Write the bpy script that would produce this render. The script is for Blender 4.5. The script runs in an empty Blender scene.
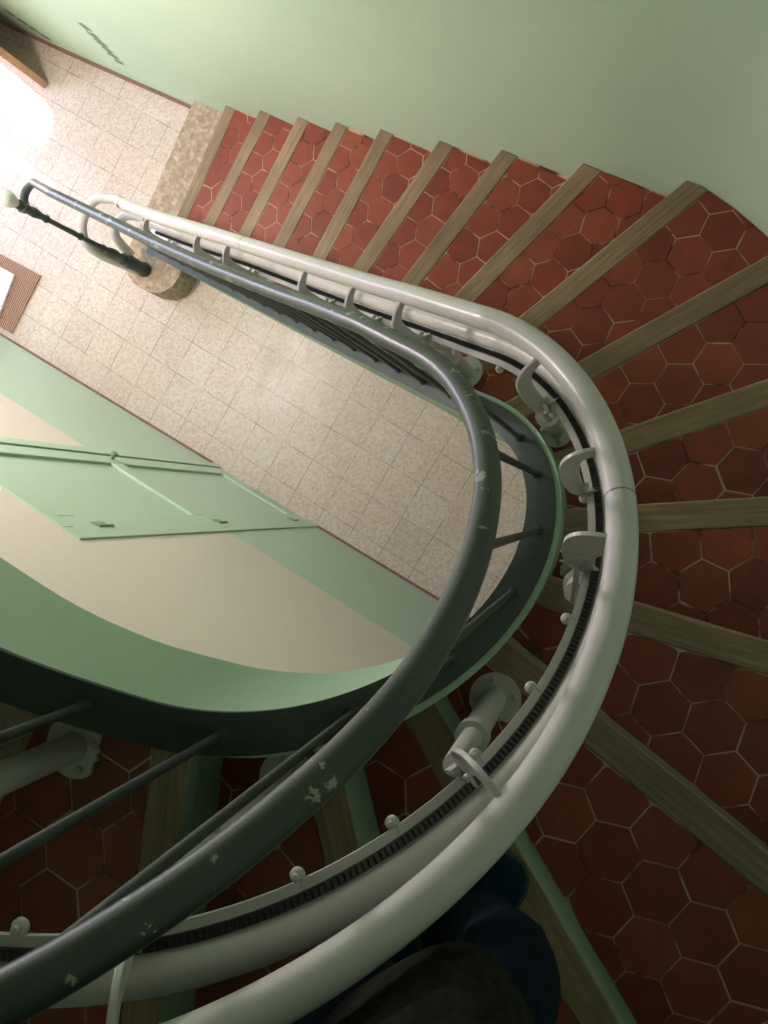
import bpy, bmesh, math, random
import numpy as np
from mathutils import Vector, Matrix
random.seed(7)
PI = math.pi
COL = bpy.context.scene.collection
H = 0.17                                   # riser height
CX, CY = 0.90, 0.53                        # centre of the half turn
AX = math.radians(2.5)                     # the stair axis is slightly rotated
U = np.array([math.cos(AX), math.sin(AX)])
W = np.array([-math.sin(AX), math.cos(AX)])
C0 = np.array([CX, CY])

# ---------------------------------------------------------------- materials
def mat(name, rough=0.6, color=(.5, .5, .5), metallic=0.0, spec=0.5):
    m = bpy.data.materials.new(name); m.use_nodes = True
    b = m.node_tree.nodes['Principled BSDF']
    b.inputs['Base Color'].default_value = (*color, 1)
    b.inputs['Roughness'].default_value = rough
    b.inputs['Metallic'].default_value = metallic
    b.inputs['Specular IOR Level'].default_value = spec
    return m, m.node_tree, b

class NT:
    def __init__(s, nt): s.nt = nt; s.L = nt.links
    def n(s, t, **k):
        x = s.nt.nodes.new(t)
        for a, v in k.items(): setattr(x, a, v)
        return x
    def link(s, a, b): s.L.new(a, b)
    def co(s): return s.n('ShaderNodeTexCoord').outputs['Object']
    def noise(s, scale, detail=4, rough=.55, vec=None, dist=0.0):
        x = s.n('ShaderNodeTexNoise'); x.inputs['Scale'].default_value = scale
        x.inputs['Detail'].default_value = detail; x.inputs['Roughness'].default_value = rough
        x.inputs['Distortion'].default_value = dist
        s.link(vec if vec is not None else s.co(), x.inputs['Vector']); return x.outputs['Fac']
    def ramp(s, fac, stops):
        r = s.n('ShaderNodeValToRGB'); e = r.color_ramp.elements
        while len(e) < len(stops): e.new(.5)
        for i, (p, c) in enumerate(stops):
            e[i].position = p; e[i].color = (*c, 1) if len(c) == 3 else c
        s.link(fac, r.inputs['Fac']); return r.outputs['Color']
    def mix(s, fac, a, b, mode='MIX'):
        m = s.n('ShaderNodeMix', data_type='RGBA', blend_type=mode)
        for sock, v in ((m.inputs[0], fac), (m.inputs[6], a), (m.inputs[7], b)):
            if isinstance(v, bpy.types.NodeSocket): s.link(v, sock)
            elif isinstance(v, (int, float)): sock.default_value = v
            else: sock.default_value = (*v, 1)
        return m.outputs[2]
    def math(s, op, a, b=None):
        m = s.n('ShaderNodeMath', operation=op)
        for i, v in enumerate((a, b)):
            if v is None: continue
            if isinstance(v, bpy.types.NodeSocket): s.link(v, m.inputs[i])
            else: m.inputs[i].default_value = v
        return m.outputs[0]
    def bump(s, h, bsdf, strength=.3, dist=.002):
        b = s.n('ShaderNodeBump'); b.inputs['Strength'].default_value = strength
        b.inputs['Distance'].default_value = dist
        s.link(h, b.inputs['Height']); s.link(b.outputs['Normal'], bsdf.inputs['Normal'])

PEEL = [(-3.28, .14, .10), (-3.35, .10, .08), (-2.62, .17, .07), (-2.55, .10, .07), (-2.48, .05, .06)]
M = {}
def paint(name, c1, c2, rough=.55, scale=1.6, chips=None, chip_lo=.66, bump=.15, chip_scale=9):
    m, nt, b = mat(name, rough); N = NT(nt)
    f = N.noise(scale, 5)
    col = N.ramp(f, [(.3, c1), (.7, c2)])
    f2 = N.noise(45, 3)
    col = N.mix(.10, col, N.ramp(f2, [(.3, tuple(v*.75 for v in c1)), (.7, c2)]))
    if chips:
        f3 = N.noise(chip_scale, 8, .68)
        k = N.ramp(f3, [(chip_lo, (0, 0, 0)), (chip_lo+.012, (1, 1, 1))])
        col = N.mix(k, col, chips)
    N.link(col, b.inputs['Base Color'])
    N.bump(N.noise(30, 4), b, bump, .003)
    M[name] = m; return m
paint('green_wall', (.46, .62, .455), (.51, .66, .495), .5, 1.4, chips=(.10, .15, .10), chip_lo=.735, chip_scale=4)
def peel(mname):
    nt = M[mname].node_tree; N = NT(nt); b = nt.nodes['Principled BSDF']
    src = b.inputs['Base Color'].links[0].from_socket
    sep = N.n('ShaderNodeSeparateXYZ'); N.link(N.co(), sep.inputs[0]); best = None
    for px, pz in [(-3.10, .37), (-3.06, .29), (-3.01, .235), (-2.97, .18), (-2.93, .13), (-2.19, .64), (-2.205, .56), (-2.21, .49), (-2.22, .42), (-2.235, .35), (-2.24, .28)]:
        dx = N.math('SUBTRACT', sep.outputs[0], px); dz = N.math('SUBTRACT', sep.outputs[2], pz)
        d = N.math('SQRT', N.math('ADD', N.math('MULTIPLY', dx, dx), N.math('MULTIPLY', dz, dz)))
        best = d if best is None else N.math('MINIMUM', best, d)
    k = N.math('SUBTRACT', N.math('MULTIPLY', N.noise(34, 7, .7), .10), best)
    N.link(N.mix(N.ramp(k, [(.012, (0, 0, 0)), (.016, (1, 1, 1))]), src, (.13, .19, .13)), b.inputs['Base Color'])
peel('green_wall')
paint('green_string', (.30, .46, .32), (.34, .50, .35), .5)
paint('green_riser', (.24, .35, .25), (.30, .41, .30), .5, 6, chips=(.09, .08, .05), chip_lo=.70)
paint('green_door', (.49, .67, .52), (.53, .70, .55), .35, 1.2, bump=.05)
paint('cream_wall', (.82, .70, .62), (.86, .74, .66), .6, 1.3)
paint('ceiling_white', (.7, .69, .64), (.75, .73, .68), .8)
paint('ceiling_dark', (.10, .11, .095), (.14, .145, .12), .8)
paint('dark_rail', (.030, .038, .033), (.044, .054, .046), .36, 8, chips=(.30, .31, .24), chip_lo=.615, chip_scale=30)
paint('dark_bar', (.03, .042, .036), (.045, .058, .05), .42, 8)
paint('dark_cap', (.022, .036, .028), (.036, .052, .040), .55, 7, chips=(.12, .15, .12), chip_lo=.72, chip_scale=14)
paint('lift_cream', (.58, .54, .52), (.61, .57, .55), .32, 3, bump=.03)
paint('skirting', (.20, .11, .085), (.26, .15, .11), .6, 5)
paint('newel_ball', (.66, .66, .58), (.72, .72, .64), .35, 5)
def simple(name, c, rough=.5, metallic=0.0):
    m, nt, b = mat(name, rough, c, metallic); M[name] = m
simple('rack_dark', (.085, .082, .075), .4, .6)
simple('bolt', (.50, .50, .46), .35, .5)
simple('dark_hole', (.02, .02, .02), .8)
simple('white_panel', (.70, .70, .74), .4)
simple('lamp_glass', (.9, .9, .85), .3)
simple('skin', (.55, .33, .24), .5)
simple('hair', (.03, .02, .015), .6)
simple('phone', (.02, .02, .025), .25)
simple('lace', (.30, .36, .38), .7)
simple('rubber', (.05, .055, .06), .7)
simple('grey_fitting', (.22, .21, .20), .5)

def fabric(name, c1, c2):
    m, nt, b = mat(name, .95, spec=.1); N = NT(nt)
    col = N.ramp(N.noise(60, 4), [(.35, c1), (.65, c2)]); N.link(col, b.inputs['Base Color'])
    N.bump(N.noise(140, 3), b, .4, .002); M[name] = m
fabric('navy_denim', (.006, .009, .016), (.012, .017, .030))
fabric('olive_coat', (.010, .010, .008), (.024, .022, .017))
fabric('blue_canvas', (.008, .020, .038), (.014, .032, .055))

def terrazzo():
    m, nt, b = mat('terrazzo_floor', .38); N = NT(nt)
    co = N.co()
    sep = N.n('ShaderNodeSeparateXYZ'); N.link(co, sep.inputs[0])
    # slight wobble so joints are not ruled
    wob = N.math('MULTIPLY', N.math('SUBTRACT', N.noise(3, 2), .5), .012)
    def cell(axis, off):
        v = N.math('ADD', N.math('ADD', N.math('DIVIDE', sep.outputs[axis], .2), off), wob)
        fl = N.math('FLOOR', v); fr = N.math('SUBTRACT', v, fl)
        d = N.math('MINIMUM', fr, N.math('SUBTRACT', 1.0, fr)); return fl, d
    fx, dx = cell(0, 200.0); fy, dy = cell(1, 200.0)
    d = N.math('MINIMUM', dx, dy)
    cmb = N.n('ShaderNodeCombineXYZ'); N.link(fx, cmb.inputs[0]); N.link(fy, cmb.inputs[1])
    wn = N.n('ShaderNodeTexWhiteNoise'); N.link(cmb.outputs[0], wn.inputs['Vector'])
    base = N.ramp(wn.outputs['Value'], [(0, (.58, .49, .42)), (.5, (.64, .54, .46)), (1, (.62, .56, .49))])
    v1 = N.n('ShaderNodeTexVoronoi'); v1.inputs['Scale'].default_value = 95; N.link(co, v1.inputs['Vector'])
    sp = N.ramp(v1.outputs['Color'], [(0, (.38, .25, .20)), (.32, (.58, .45, .38)), (.6, (.72, .64, .56)), (1, (.84, .80, .74))])
    base = N.mix(.42, base, sp)
    v2 = N.n('ShaderNodeTexVoronoi'); v2.inputs['Scale'].default_value = 26; N.link(co, v2.inputs['Vector'])
    blot = N.ramp(v2.outputs['Distance'], [(.07, (.45, .38, .32)), (.11, (1, 1, 1))])
    base = N.mix(.55, base, blot, 'MULTIPLY')
    dirt = N.ramp(N.noise(1.1, 4), [(.35, (.86, .80, .74)), (.65, (1, 1, 1))])
    base = N.mix(.6, base, dirt, 'MULTIPLY')
    ln = N.ramp(d, [(.007, (1, 1, 1)), (.017, (0, 0, 0))])
    brk = N.ramp(N.noise(9, 3), [(.38, (.15, .15, .15)), (.60, (.8, .8, .8))])
    lf = N.mix(1.0, ln, brk, 'MULTIPLY')
    col = N.mix(lf, base, (.22, .17, .13))
    N.link(col, b.inputs['Base Color'])
    N.link(N.ramp(N.noise(6, 4), [(.3, (.30,)*3), (.7, (.48,)*3)]), b.inputs['Roughness'])
    M['terrazzo_floor'] = m
terrazzo()

def tomette():
    m, nt, b = mat('tomette', .5); N = NT(nt)
    at = N.n('ShaderNodeAttribute', attribute_name='tone', attribute_type='GEOMETRY')
    col = N.ramp(at.outputs['Fac'], [(0, (.225, .040, .023)), (.45, (.27, .049, .028)), (.8, (.305, .058, .032)), (1, (.32, .070, .036))])
    n1 = N.ramp(N.noise(22, 5), [(.3, (.80, .80, .80)), (.7, (1.1, 1.08, 1.06))])
    col = N.mix(1.0, col, n1, 'MULTIPLY')
    N.link(col, b.inputs['Base Color'])
    N.link(N.ramp(N.noise(15, 4), [(.3, (.38,)*3), (.7, (.58,)*3)]), b.inputs['Roughness'])
    N.bump(N.noise(40, 4), b, .15, .002)
    M['tomette'] = m
    m, nt, b = mat('tile_grout', .9); N = NT(nt)
    col = N.ramp(N.noise(11, 4), [(.40, (.13, .035, .022)), (.52, (.55, .37, .27)), (.7, (.66, .50, .38))])
    N.link(col, b.inputs['Base Color']); M['tile_grout'] = m
tomette()

def wood(name, c1, c2, c3, rough=.5):
    m, nt, b = mat(name, rough); N = NT(nt)
    at = N.n('ShaderNodeAttribute', attribute_name='grain', attribute_type='GEOMETRY')
    sc = N.n('ShaderNodeVectorMath', operation='MULTIPLY'); N.link(at.outputs['Vector'], sc.inputs[0])
    sc.inputs[1].default_value = (6, 110, 60)
    f = N.noise(1.0, 5, .6, sc.outputs[0], .6)
    col = N.ramp(f, [(.25, c1), (.5, c2), (.75, c3)])
    f2 = N.ramp(N.noise(3.5, 4), [(.35, (.75, .74, .72)), (.65, (1.08, 1.05, 1.0))])
    col = N.mix(1.0, col, f2, 'MULTIPLY')
    N.link(col, b.inputs['Base Color']); N.bump(f, b, .25, .001); M[name] = m
wood('nosing_wood', (.20, .135, .085), (.31, .215, .138), (.43, .315, .215), .5)
wood('door_wood', (.42, .24, .12), (.52, .32, .17), (.58, .38, .22), .45)
def stone():
    m, nt, b = mat('step_stone', .75); N = NT(nt)
    f = N.noise(38, 6, .6)
    col = N.ramp(f, [(.30, (.28, .19, .13)), (.5, (.40, .30, .22)), (.62, (.50, .40, .31)), (.75, (.64, .54, .45))])
    N.link(col, b.inputs['Base Color']); N.bump(f, b, .5, .004); M['step_stone'] = m
    m, nt, b = mat('coir', .95); N = NT(nt)
    w = N.n('ShaderNodeTexWave', wave_type='BANDS', bands_direction='X'); w.inputs['Scale'].default_value = 22
    w.inputs['Distortion'].default_value = 2.0; w.inputs['Detail'].default_value = 3
    N.link(N.co(), w.inputs['Vector'])
    col = N.ramp(w.outputs['Fac'], [(.1, (.22, .11, .08)), (.6, (.40, .22, .16)), (1, (.52, .33, .24))])
    N.link(col, b.inputs['Base Color']); N.bump(w.outputs['Fac'], b, .8, .006); M['coir'] = m
stone()

# ---------------------------------------------------------------- object helpers
def empty(name, loc, label=None, cat=None, group=None, kind=None, parent=None):
    o = bpy.data.objects.new(name, None); COL.objects.link(o); o.location = loc
    o.empty_display_size = .1
    tag(o, label, cat, group, kind)
    if parent: o.parent = parent
    return o
def tag(o, label=None, cat=None, group=None, kind=None):
    if label: o['label'] = label
    if cat: o['category'] = cat
    if group: o['group'] = group
    if kind: o['kind'] = kind
    return o
def origin(p):
    v = Vector((0, 0, 0))
    while p is not None: v += p.location; p = p.parent
    return v
def mk(name, verts, faces, mats, parent=None, smooth=False, fm=None, attrs=None, sharp=None):
    """verts in world coordinates; stored relative to the parent's origin"""
    o0 = origin(parent)
    me = bpy.data.meshes.new(name)
    me.from_pydata([tuple(Vector(v)-o0) for v in verts], [], faces)
    if not isinstance(mats, (list, tuple)): mats = [mats]
    for m in mats: me.materials.append(M[m])
    if fm: me.polygons.foreach_set('material_index', fm)
    if attrs:
        for k, vals in attrs.items():
            if isinstance(vals[0], (tuple, list)):
                a = me.attributes.new(k, 'FLOAT_VECTOR', 'POINT'); a.data.foreach_set('vector', [c for v in vals for c in v])
            else:
                a = me.attributes.new(k, 'FLOAT', 'POINT'); a.data.foreach_set('value', vals)
    bm = bmesh.new(); bm.from_mesh(me); bmesh.ops.recalc_face_normals(bm, faces=bm.faces); bm.to_mesh(me); bm.free()
    if smooth:
        me.polygons.foreach_set('use_smooth', [True]*len(me.polygons))
        if sharp: me.set_sharp_from_angle(angle=math.radians(sharp))
    me.update()
    o = bpy.data.objects.new(name, me); COL.objects.link(o)
    if parent: o.parent = parent
    return o
def bevel(o, w=.004, seg=2, ang=40):
    m = o.modifiers.new('Bevel', 'BEVEL'); m.width = w; m.segments = seg; m.limit_method = 'ANGLE'; m.angle_limit = math.radians(ang)
    return o
class MB:
    def __init__(s): s.v = []; s.f = []
    def add(s, v, f):
        n = len(s.v); s.v += [tuple(x) for x in v]; s.f += [tuple(i+n for i in q) for q in f]
    def box(s, c, size, R=None):
        c = Vector(c); pts = []
        for z in (-.5, .5):
            for x, y in ((-.5, -.5), (.5, -.5), (.5, .5), (-.5, .5)):
                p = Vector((x*size[0], y*size[1], z*size[2]))
                if R is not None: p = R @ p
                pts.append(c+p)
        s.add(pts, [(3, 2, 1, 0), (4, 5, 6, 7), (0, 1, 5, 4), (1, 2, 6, 5), (2, 3, 7, 6), (3, 0, 4, 7)])
    def prism(s, poly, z0, z1):
        """poly: list of xy; z0, z1: number or per-vertex list"""
        n = len(poly)
        z0 = z0 if isinstance(z0, list) else [z0]*n; z1 = z1 if isinstance(z1, list) else [z1]*n
        v = [(p[0], p[1], z0[i]) for i, p in enumerate(poly)]+[(p[0], p[1], z1[i]) for i, p in enumerate(poly)]
        s.add(v, [tuple(range(n))[::-1], tuple(range(n, 2*n))]+[(i, (i+1) % n, n+(i+1) % n, n+i) for i in range(n)])
    def tube(s, pts, rad, seg=14, caps=True, squash=1.0):
        pts = [Vector(p) for p in pts]; n = len(pts)
        rad = rad if isinstance(rad, (list, tuple)) else [rad]*n
        T = [(pts[min(i+1, n-1)]-pts[max(i-1, 0)]).normalized() for i in range(n)]
        up = Vector((0, 0, 1)) if abs(T[0].z) < .95 else Vector((1, 0, 0))
        X = T[0].cross(up).normalized(); v = []
        for i in range(n):
            X = (X-T[i]*X.dot(T[i])).normalized(); Y = T[i].cross(X)
            for k in range(seg):
                a = 2*PI*k/seg
                v.append(pts[i]+(X*math.cos(a)+Y*math.sin(a)*squash)*rad[i])
        f = [(i*seg+k, i*seg+(k+1) % seg, (i+1)*seg+(k+1) % seg, (i+1)*seg+k) for i in range(n-1) for k in range(seg)]
        if caps: f += [tuple(range(seg))[::-1], tuple(range((n-1)*seg, n*seg))]
        s.add(v, f)
    def lathe(s, base, prof, seg=20, axis=None):
        """prof: list of (radius, height) along axis from base"""
        a = Vector(axis).normalized() if axis else Vector((0, 0, 1))
        b = Vector(base); s.tube([b+a*(h+2e-4*i) for i, (r, h) in enumerate(prof)], [max(r, .0005) for r, h in prof], seg)
    def sphere(s, c, r, n=12, sc=(1, 1, 1)):
        v = []; c = Vector(c)
        for i in range(n+1):
            t = PI*i/n
            for k in range(2*n):
                a = PI*k/n
                v.append((c.x+r*sc[0]*math.sin(t)*math.cos(a), c.y+r*sc[1]*math.sin(t)*math.sin(a), c.z+r*sc[2]*math.cos(t)))
        m = 2*n
        s.add(v, [(i*m+k, i*m+(k+1) % m, (i+1)*m+(k+1) % m, (i+1)*m+k) for i in range(n) for k in range(m)])
    def build(s, name, m, parent=None, smooth=False, sharp=35, attrs=None):
        o = mk(name, s.v, s.f, m, parent, smooth, attrs=attrs, sharp=sharp if smooth else None)
        return o
def clean(o):
    bm = bmesh.new(); bm.from_mesh(o.data); bmesh.ops.remove_doubles(bm, verts=bm.verts, dist=1e-5)
    bm.to_mesh(o.data); bm.free(); return o

# ---------------------------------------------------------------- plan geometry
def plan(s, R):
    if s < 0: return C0+U*s+W*R
    if s <= 1:
        t = PI/2-PI*s; return C0+R*(math.cos(t)*U+math.sin(t)*W)
    return C0-U*(s-1)-W*R
def radial(s):
    if s < 0: return W
    if s <= 1:
        t = PI/2-PI*s; return math.cos(t)*U+math.sin(t)*W
    return -W
def tangent(s):
    if s < 0: return U
    if s <= 1:
        t = PI/2-PI*s; return math.sin(t)*U-math.cos(t)*W
    return -U
KS = [-2.95, -2.65, -2.33, -2.05, -1.75, -1.47, -1.18, -.92, -.66, -.41, -.23, 0, .188, .321, .453, .569, .697, .80, .96, 1.2, 1.34]
KZ = [i*H for i in range(len(KS))]
KZ[-1] = KZ[-2]
def zn(s):
    if s < KS[0]: return KZ[0]
    return float(np.interp(s, KS, KZ))
_g = np.linspace(-.24, .24, 25); _w = np.exp(-(_g/.11)**2); _w /= _w.sum()
def zs(s):                                  # smoothed pitch line
    return float(sum(w*zn(s+g) for g, w in zip(_g, _w)))
def P3(s, R, dz):
    p = plan(s, R); return Vector((p[0], p[1], zs(s)+dz))
def srange(a, b, step_line=.08, step_bend=.02):
    out = [a]
    for lo, hi, st in ((-99, -.12, step_line), (-.12, 0, min(step_line, .03)), (0, 1, step_bend), (1, 1.12, min(step_line, .03)), (1.12, 99, step_line)):
        x0, x1 = max(lo, a), min(hi, b)
        if x1-x0 < 1e-6: continue
        n = max(1, int(math.ceil((x1-x0)/st-1e-6)))
        out += [x0+(x1-x0)*k/n for k in range(1, n+1)]
    return out
def sweep(section, ss, name, m, parent=None, smooth=True, kind=None):
    """section: function s -> list of (R, z) world profile points (closed)"""
    v = []; n = None
    for s in ss:
        sec = section(s); n = len(sec)
        for R, z in sec:
            p = plan(s, R); v.append((p[0], p[1], z))
    f = [(i*n+k, i*n+(k+1) % n, (i+1)*n+(k+1) % n, (i+1)*n+k) for i in range(len(ss)-1) for k in range(n)]
    f += [tuple(range(n))[::-1], tuple(range((len(ss)-1)*n, len(ss)*n))]
    o = mk(name, v, f, m, parent, smooth, sharp=35)
    if kind: o['kind'] = kind
    return o

R_WELL, R_TREAD = .290, .352
# outer wall, traced in plan from the lobby round the turn and back
wall_pts = [(-3.80, 1.46), (-3.4, 1.472), (-2.9, 1.495), (-2.3, 1.532), (-1.8, 1.564), (-1.17, 1.606), (-.58, 1.634), (.03, 1.658), (.64, 1.692), (.85, 1.706)]
RW = 1.195
for k in range(0, 33):
    a = math.radians(84-(84+88.0)*k/32)
    r = RW
    wall_pts.append((CX+r*math.cos(a), CY+r*math.sin(a)))
for s in (0.2, .8, 1.6, 2.6, 3.6, 4.7):
    p = C0-U*s-W*RW; wall_pts.append((p[0], p[1]))
wall_pts = [np.array(p) for p in wall_pts]

def wall_hit(P, d):
    best = None
    for a, b in zip(wall_pts[:-1], wall_pts[1:]):
        e = b-a; den = d[0]*e[1]-d[1]*e[0]
        if abs(den) < 1e-9: continue
        t = ((a[0]-P[0])*e[1]-(a[1]-P[1])*e[0])/den
        u = ((a[0]-P[0])*d[1]-(a[1]-P[1])*d[0])/den
        if t > .05 and -1e-6 <= u <= 1+1e-6 and (best is None or t < best[0]): best = (t, P+d*t)
    return best[1]
INN = [(s, plan(s, .335)) for s in srange(-3.2, 2.2, .01, .004)]
def inner_hit(P, d):
    """point of the string line (R=.335) on the infinite line, nearest P"""
    n = np.array([-d[1], d[0]]); best = None
    for (s0, a), (s1, b) in zip(INN[:-1], INN[1:]):
        va, vb = (a-P)@n, (b-P)@n
        if va*vb <= 0 and abs(va-vb) > 1e-12:
            t = va/(va-vb); q = a+(b-a)*t; dist = np.hypot(*(q-P))
            if best is None or dist < best[0]: best = (dist, q, s0+(s1-s0)*t)
    return best[1], best[2]

# measured nosing front edges (inner point, direction outwards)
NOSE = {1: ((-1.745, .927), (-1.792, 1.566)), 2: ((-1.43, .96), (-1.475, 1.594)), 3: ((-1.156, .986), (-1.167, 1.610)),
        4: ((-.847, 1.007), (-.860, 1.614)), 5: ((-.568, 1.025), (-.578, 1.633)), 6: ((-.286, 1.052), (-.291, 1.657)),
        7: ((-.022, 1.128), (.03, 1.654)), 8: ((.240, 1.109), (.323, 1.68)), 9: ((.488, 1.122), (.640, 1.686)),
        10: ((.665, .914), (.975, 1.717)), 11: ((.877, .885), (1.282, 1.569)), 12: ((1.084, .831), (1.44, 1.257)),
        13: ((1.202, .739), (1.566, .995)), 14: ((1.262, .601), (1.698, .725)), 15: ((1.261, .466), (1.859, .401)),
        16: ((1.212, .328), (1.774, .044)), 17: ((1.163, .181), (1.224, .122)), 18: ((.963, .143), (1.123, -.213)),
        19: ((.70, .165), (.735, -.30))}
def off_line(n, off):
    a, b = np.array(NOSE[n][0]), np.array(NOSE[n][1])
    d = (b-a)/np.hypot(*(b-a)); up = np.array([d[1], -d[0]])
    P = a+up*off
    ip, s = inner_hit(P, d)
    op = wall_hit(ip+d*.1, d)
    return ip, op, d, up, s
def wall_between(p, q):
    """wall vertices between two wall points (in travel order)"""
    def par(x):
        best = None
        for i, (a, b) in enumerate(zip(wall_pts[:-1], wall_pts[1:])):
            e = b-a; t = max(0, min(1, (x-a)@e/(e@e))); dd = np.hypot(*(a+e*t-x))
            if best is None or dd < best[0]: best = (dd, i+t)
        return best[1]
    a, b = par(p), par(q)
    return [wall_pts[i] for i in range(int(math.floor(a))+1, int(math.ceil(b))) if a+1e-3 < i < b-1e-3]

# ---------------------------------------------------------------- setting
ROOM_TOP = 5.6
def wall_strip(name, pts, z0, z1, thick, m):
    """outline with thickness on its left-hand side; z1 number or list"""
    n = len(pts); nor = []
    for i in range(n):
        a = pts[max(i-1, 0)]; b = pts[min(i+1, n-1)]; e = (b-a)/np.hypot(*(b-a)); nor.append(np.array([-e[1], e[0]]))
    z1 = z1 if isinstance(z1, list) else [z1]*n
    v = []
    for i in range(n):
        q = pts[i]+nor[i]*thick
        v += [(pts[i][0], pts[i][1], z0), (pts[i][0], pts[i][1], z1[i]), (q[0], q[1], z1[i]), (q[0], q[1], z0)]
    f = [(i*4+k, i*4+(k+1) % 4, (i+1)*4+(k+1) % 4, (i+1)*4+k) for i in range(n-1) for k in range(4)]
    f += [(3, 2, 1, 0), tuple(range((n-1)*4, n*4))]
    o = mk(name, v, f, m, smooth=True, sharp=30); o['kind'] = 'structure'; return o
wall_strip('wall_outer', wall_pts, 0, ROOM_TOP, .16, 'green_wall')
b = MB(); b.box((-1.1, .5, -.05), (6.6, 3.4, .1)); o = b.build('floor', 'terrazzo_floor'); o['kind'] = 'structure'
b = MB(); b.box((-1.1, .5, ROOM_TOP+.05), (6.6, 3.4, .1)); o = b.build('ceiling', 'ceiling_dark'); o['kind'] = 'structure'

# wall under the upper flight (dado + cream), with its door
def yl(x): return -.1+.0386*x
DZ = 1.08
tops = [(-3.8, 3.02), (.35, 3.02), (.9, 2.72), (1.1, 2.58), (1.5, 2.44), (2.02, 2.28)]
def topz(x): return float(np.interp(x, [t[0] for t in tops], [t[1] for t in tops]))
def wall_piece(mb, x0, x1, z0, z1f, y_off=0.0, th=.1):
    xs = sorted({x0, x1, *[t[0] for t in tops if x0 < t[0] < x1]})
    poly = [(x, yl(x)+y_off) for x in xs]; n = len(poly)
    v = []
    for x, y in poly:
        zt = z1f(x) if callable(z1f) else z1f
        v += [(x, y, z0), (x, y, zt), (x, y-th, zt), (x, y-th, z0)]
    f = [(i*4+k, i*4+(k+1) % 4, (i+1)*4+(k+1) % 4, (i+1)*4+k) for i in range(n-1) for k in range(4)]
    mb.add(v, f+[(3, 2, 1, 0), tuple(range((n-1)*4, n*4))])
DX0, DX1, DTOP = -.71, .022, 2.07
DZL = 1.15
mb = MB(); wall_piece(mb, -3.8, DX0, 0, DZL); n1 = len(mb.f)
wall_piece(mb, DX1, 2.02, 0, DZ); n2 = len(mb.f)
wall_piece(mb, -3.8, DX0, DZL, topz); wall_piece(mb, DX1, 2.02, DZ, topz); wall_piece(mb, DX0, DX1, DTOP, topz)
o = mk('wall_left', mb.v, mb.f, ['green_door', 'cream_wall'], fm=[0]*n2+[1]*(len(mb.f)-n2)); o['kind'] = 'structure'
mb = MB(); wall_piece(mb, -3.8, DX0-.0, .0, .03, .008, .012); wall_piece(mb, DX1, 2.0, 0, .03, .008, .012)
o = mb.build('baseboard_left', 'skirting'); o['kind'] = 'structure'
bp = [p+np.array([0, -.001]) for p in wall_pts[:5]] + [np.array([-1.80, 1.563])]
bp = [np.array([p[0], p[1]-.012]) for p in wall_pts[:4]]+[np.array([-1.80, 1.553])]
wall_strip('baseboard_right', bp, 0, .045, .012, 'skirting')

# door under the stair
door = empty('door_1', (DX0, yl(DX0), 0), 'pale green panelled door below the upper flight', kind='structure')
ang = math.atan(.0386); RZ = Matrix.Rotation(ang, 3, 'Z')
def dbox(mb, x0, x1, z0, z1, y0, y1):
    """box in door plane; y measured out of the wall towards the well"""
    cx = (x0+x1)/2; c = Vector((cx, yl(cx)+(y0+y1)/2, (z0+z1)/2)); mb.box(c, (x1-x0, y1-y0, z1-z0), RZ)
mb = MB()
dbox(mb, DX0, DX0+.05, 0, DTOP, -.06, .006); dbox(mb, DX1-.07, DX1, 0, DTOP, -.06, .006); dbox(mb, DX0+.05, DX1-.07, DTOP-.05, DTOP, -.06, .006)
bevel(mb.build('door_frame', 'green_door', door), .003)
mb = MB(); lx0, lx1 = DX0+.054, DX1-.074
dbox(mb, lx0, lx0+.075, .01, DTOP-.054, -.04, .0); dbox(mb, lx1-.075, lx1, .01, DTOP-.054, -.04, .0)
dbox(mb, lx0+.075, lx1-.075, .01, .12, -.04, .0); dbox(mb, lx0+.075, lx1-.075, DTOP-.15, DTOP-.054, -.04, .0)
dbox(mb, lx0+.075, lx1-.075, 1.06, 1.15, -.04, .0); dbox(mb, lx0+.06, lx1-.06, .1, DTOP-.13, -.04, -.011)
leaf = bevel(mb.build('door_leaf', 'green_door', door), .003)
for hz in (1.86, 1.03, .2):
    mb = MB(); p = (lx1+.004, yl(lx1)+.004)
    mb.tube([(p[0], p[1], hz-.04), (p[0], p[1], hz+.04)], .008, 10); dbox(mb, lx1-.03, lx1+.03, hz-.035, hz+.035, 0, .003)
    mb.build('hinge', 'green_riser', door, True)
mb = MB(); p = Vector((lx0+.03, yl(lx0+.03), 1.09)); mb.lathe(p, [(.010, 0), (.010, .012), (.016, .018), (.017, .028), (.010, .034), (0, .035)], 14, (0, 1, 0))
mb.build('door_knob', 'green_riser', leaf, True)

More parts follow.
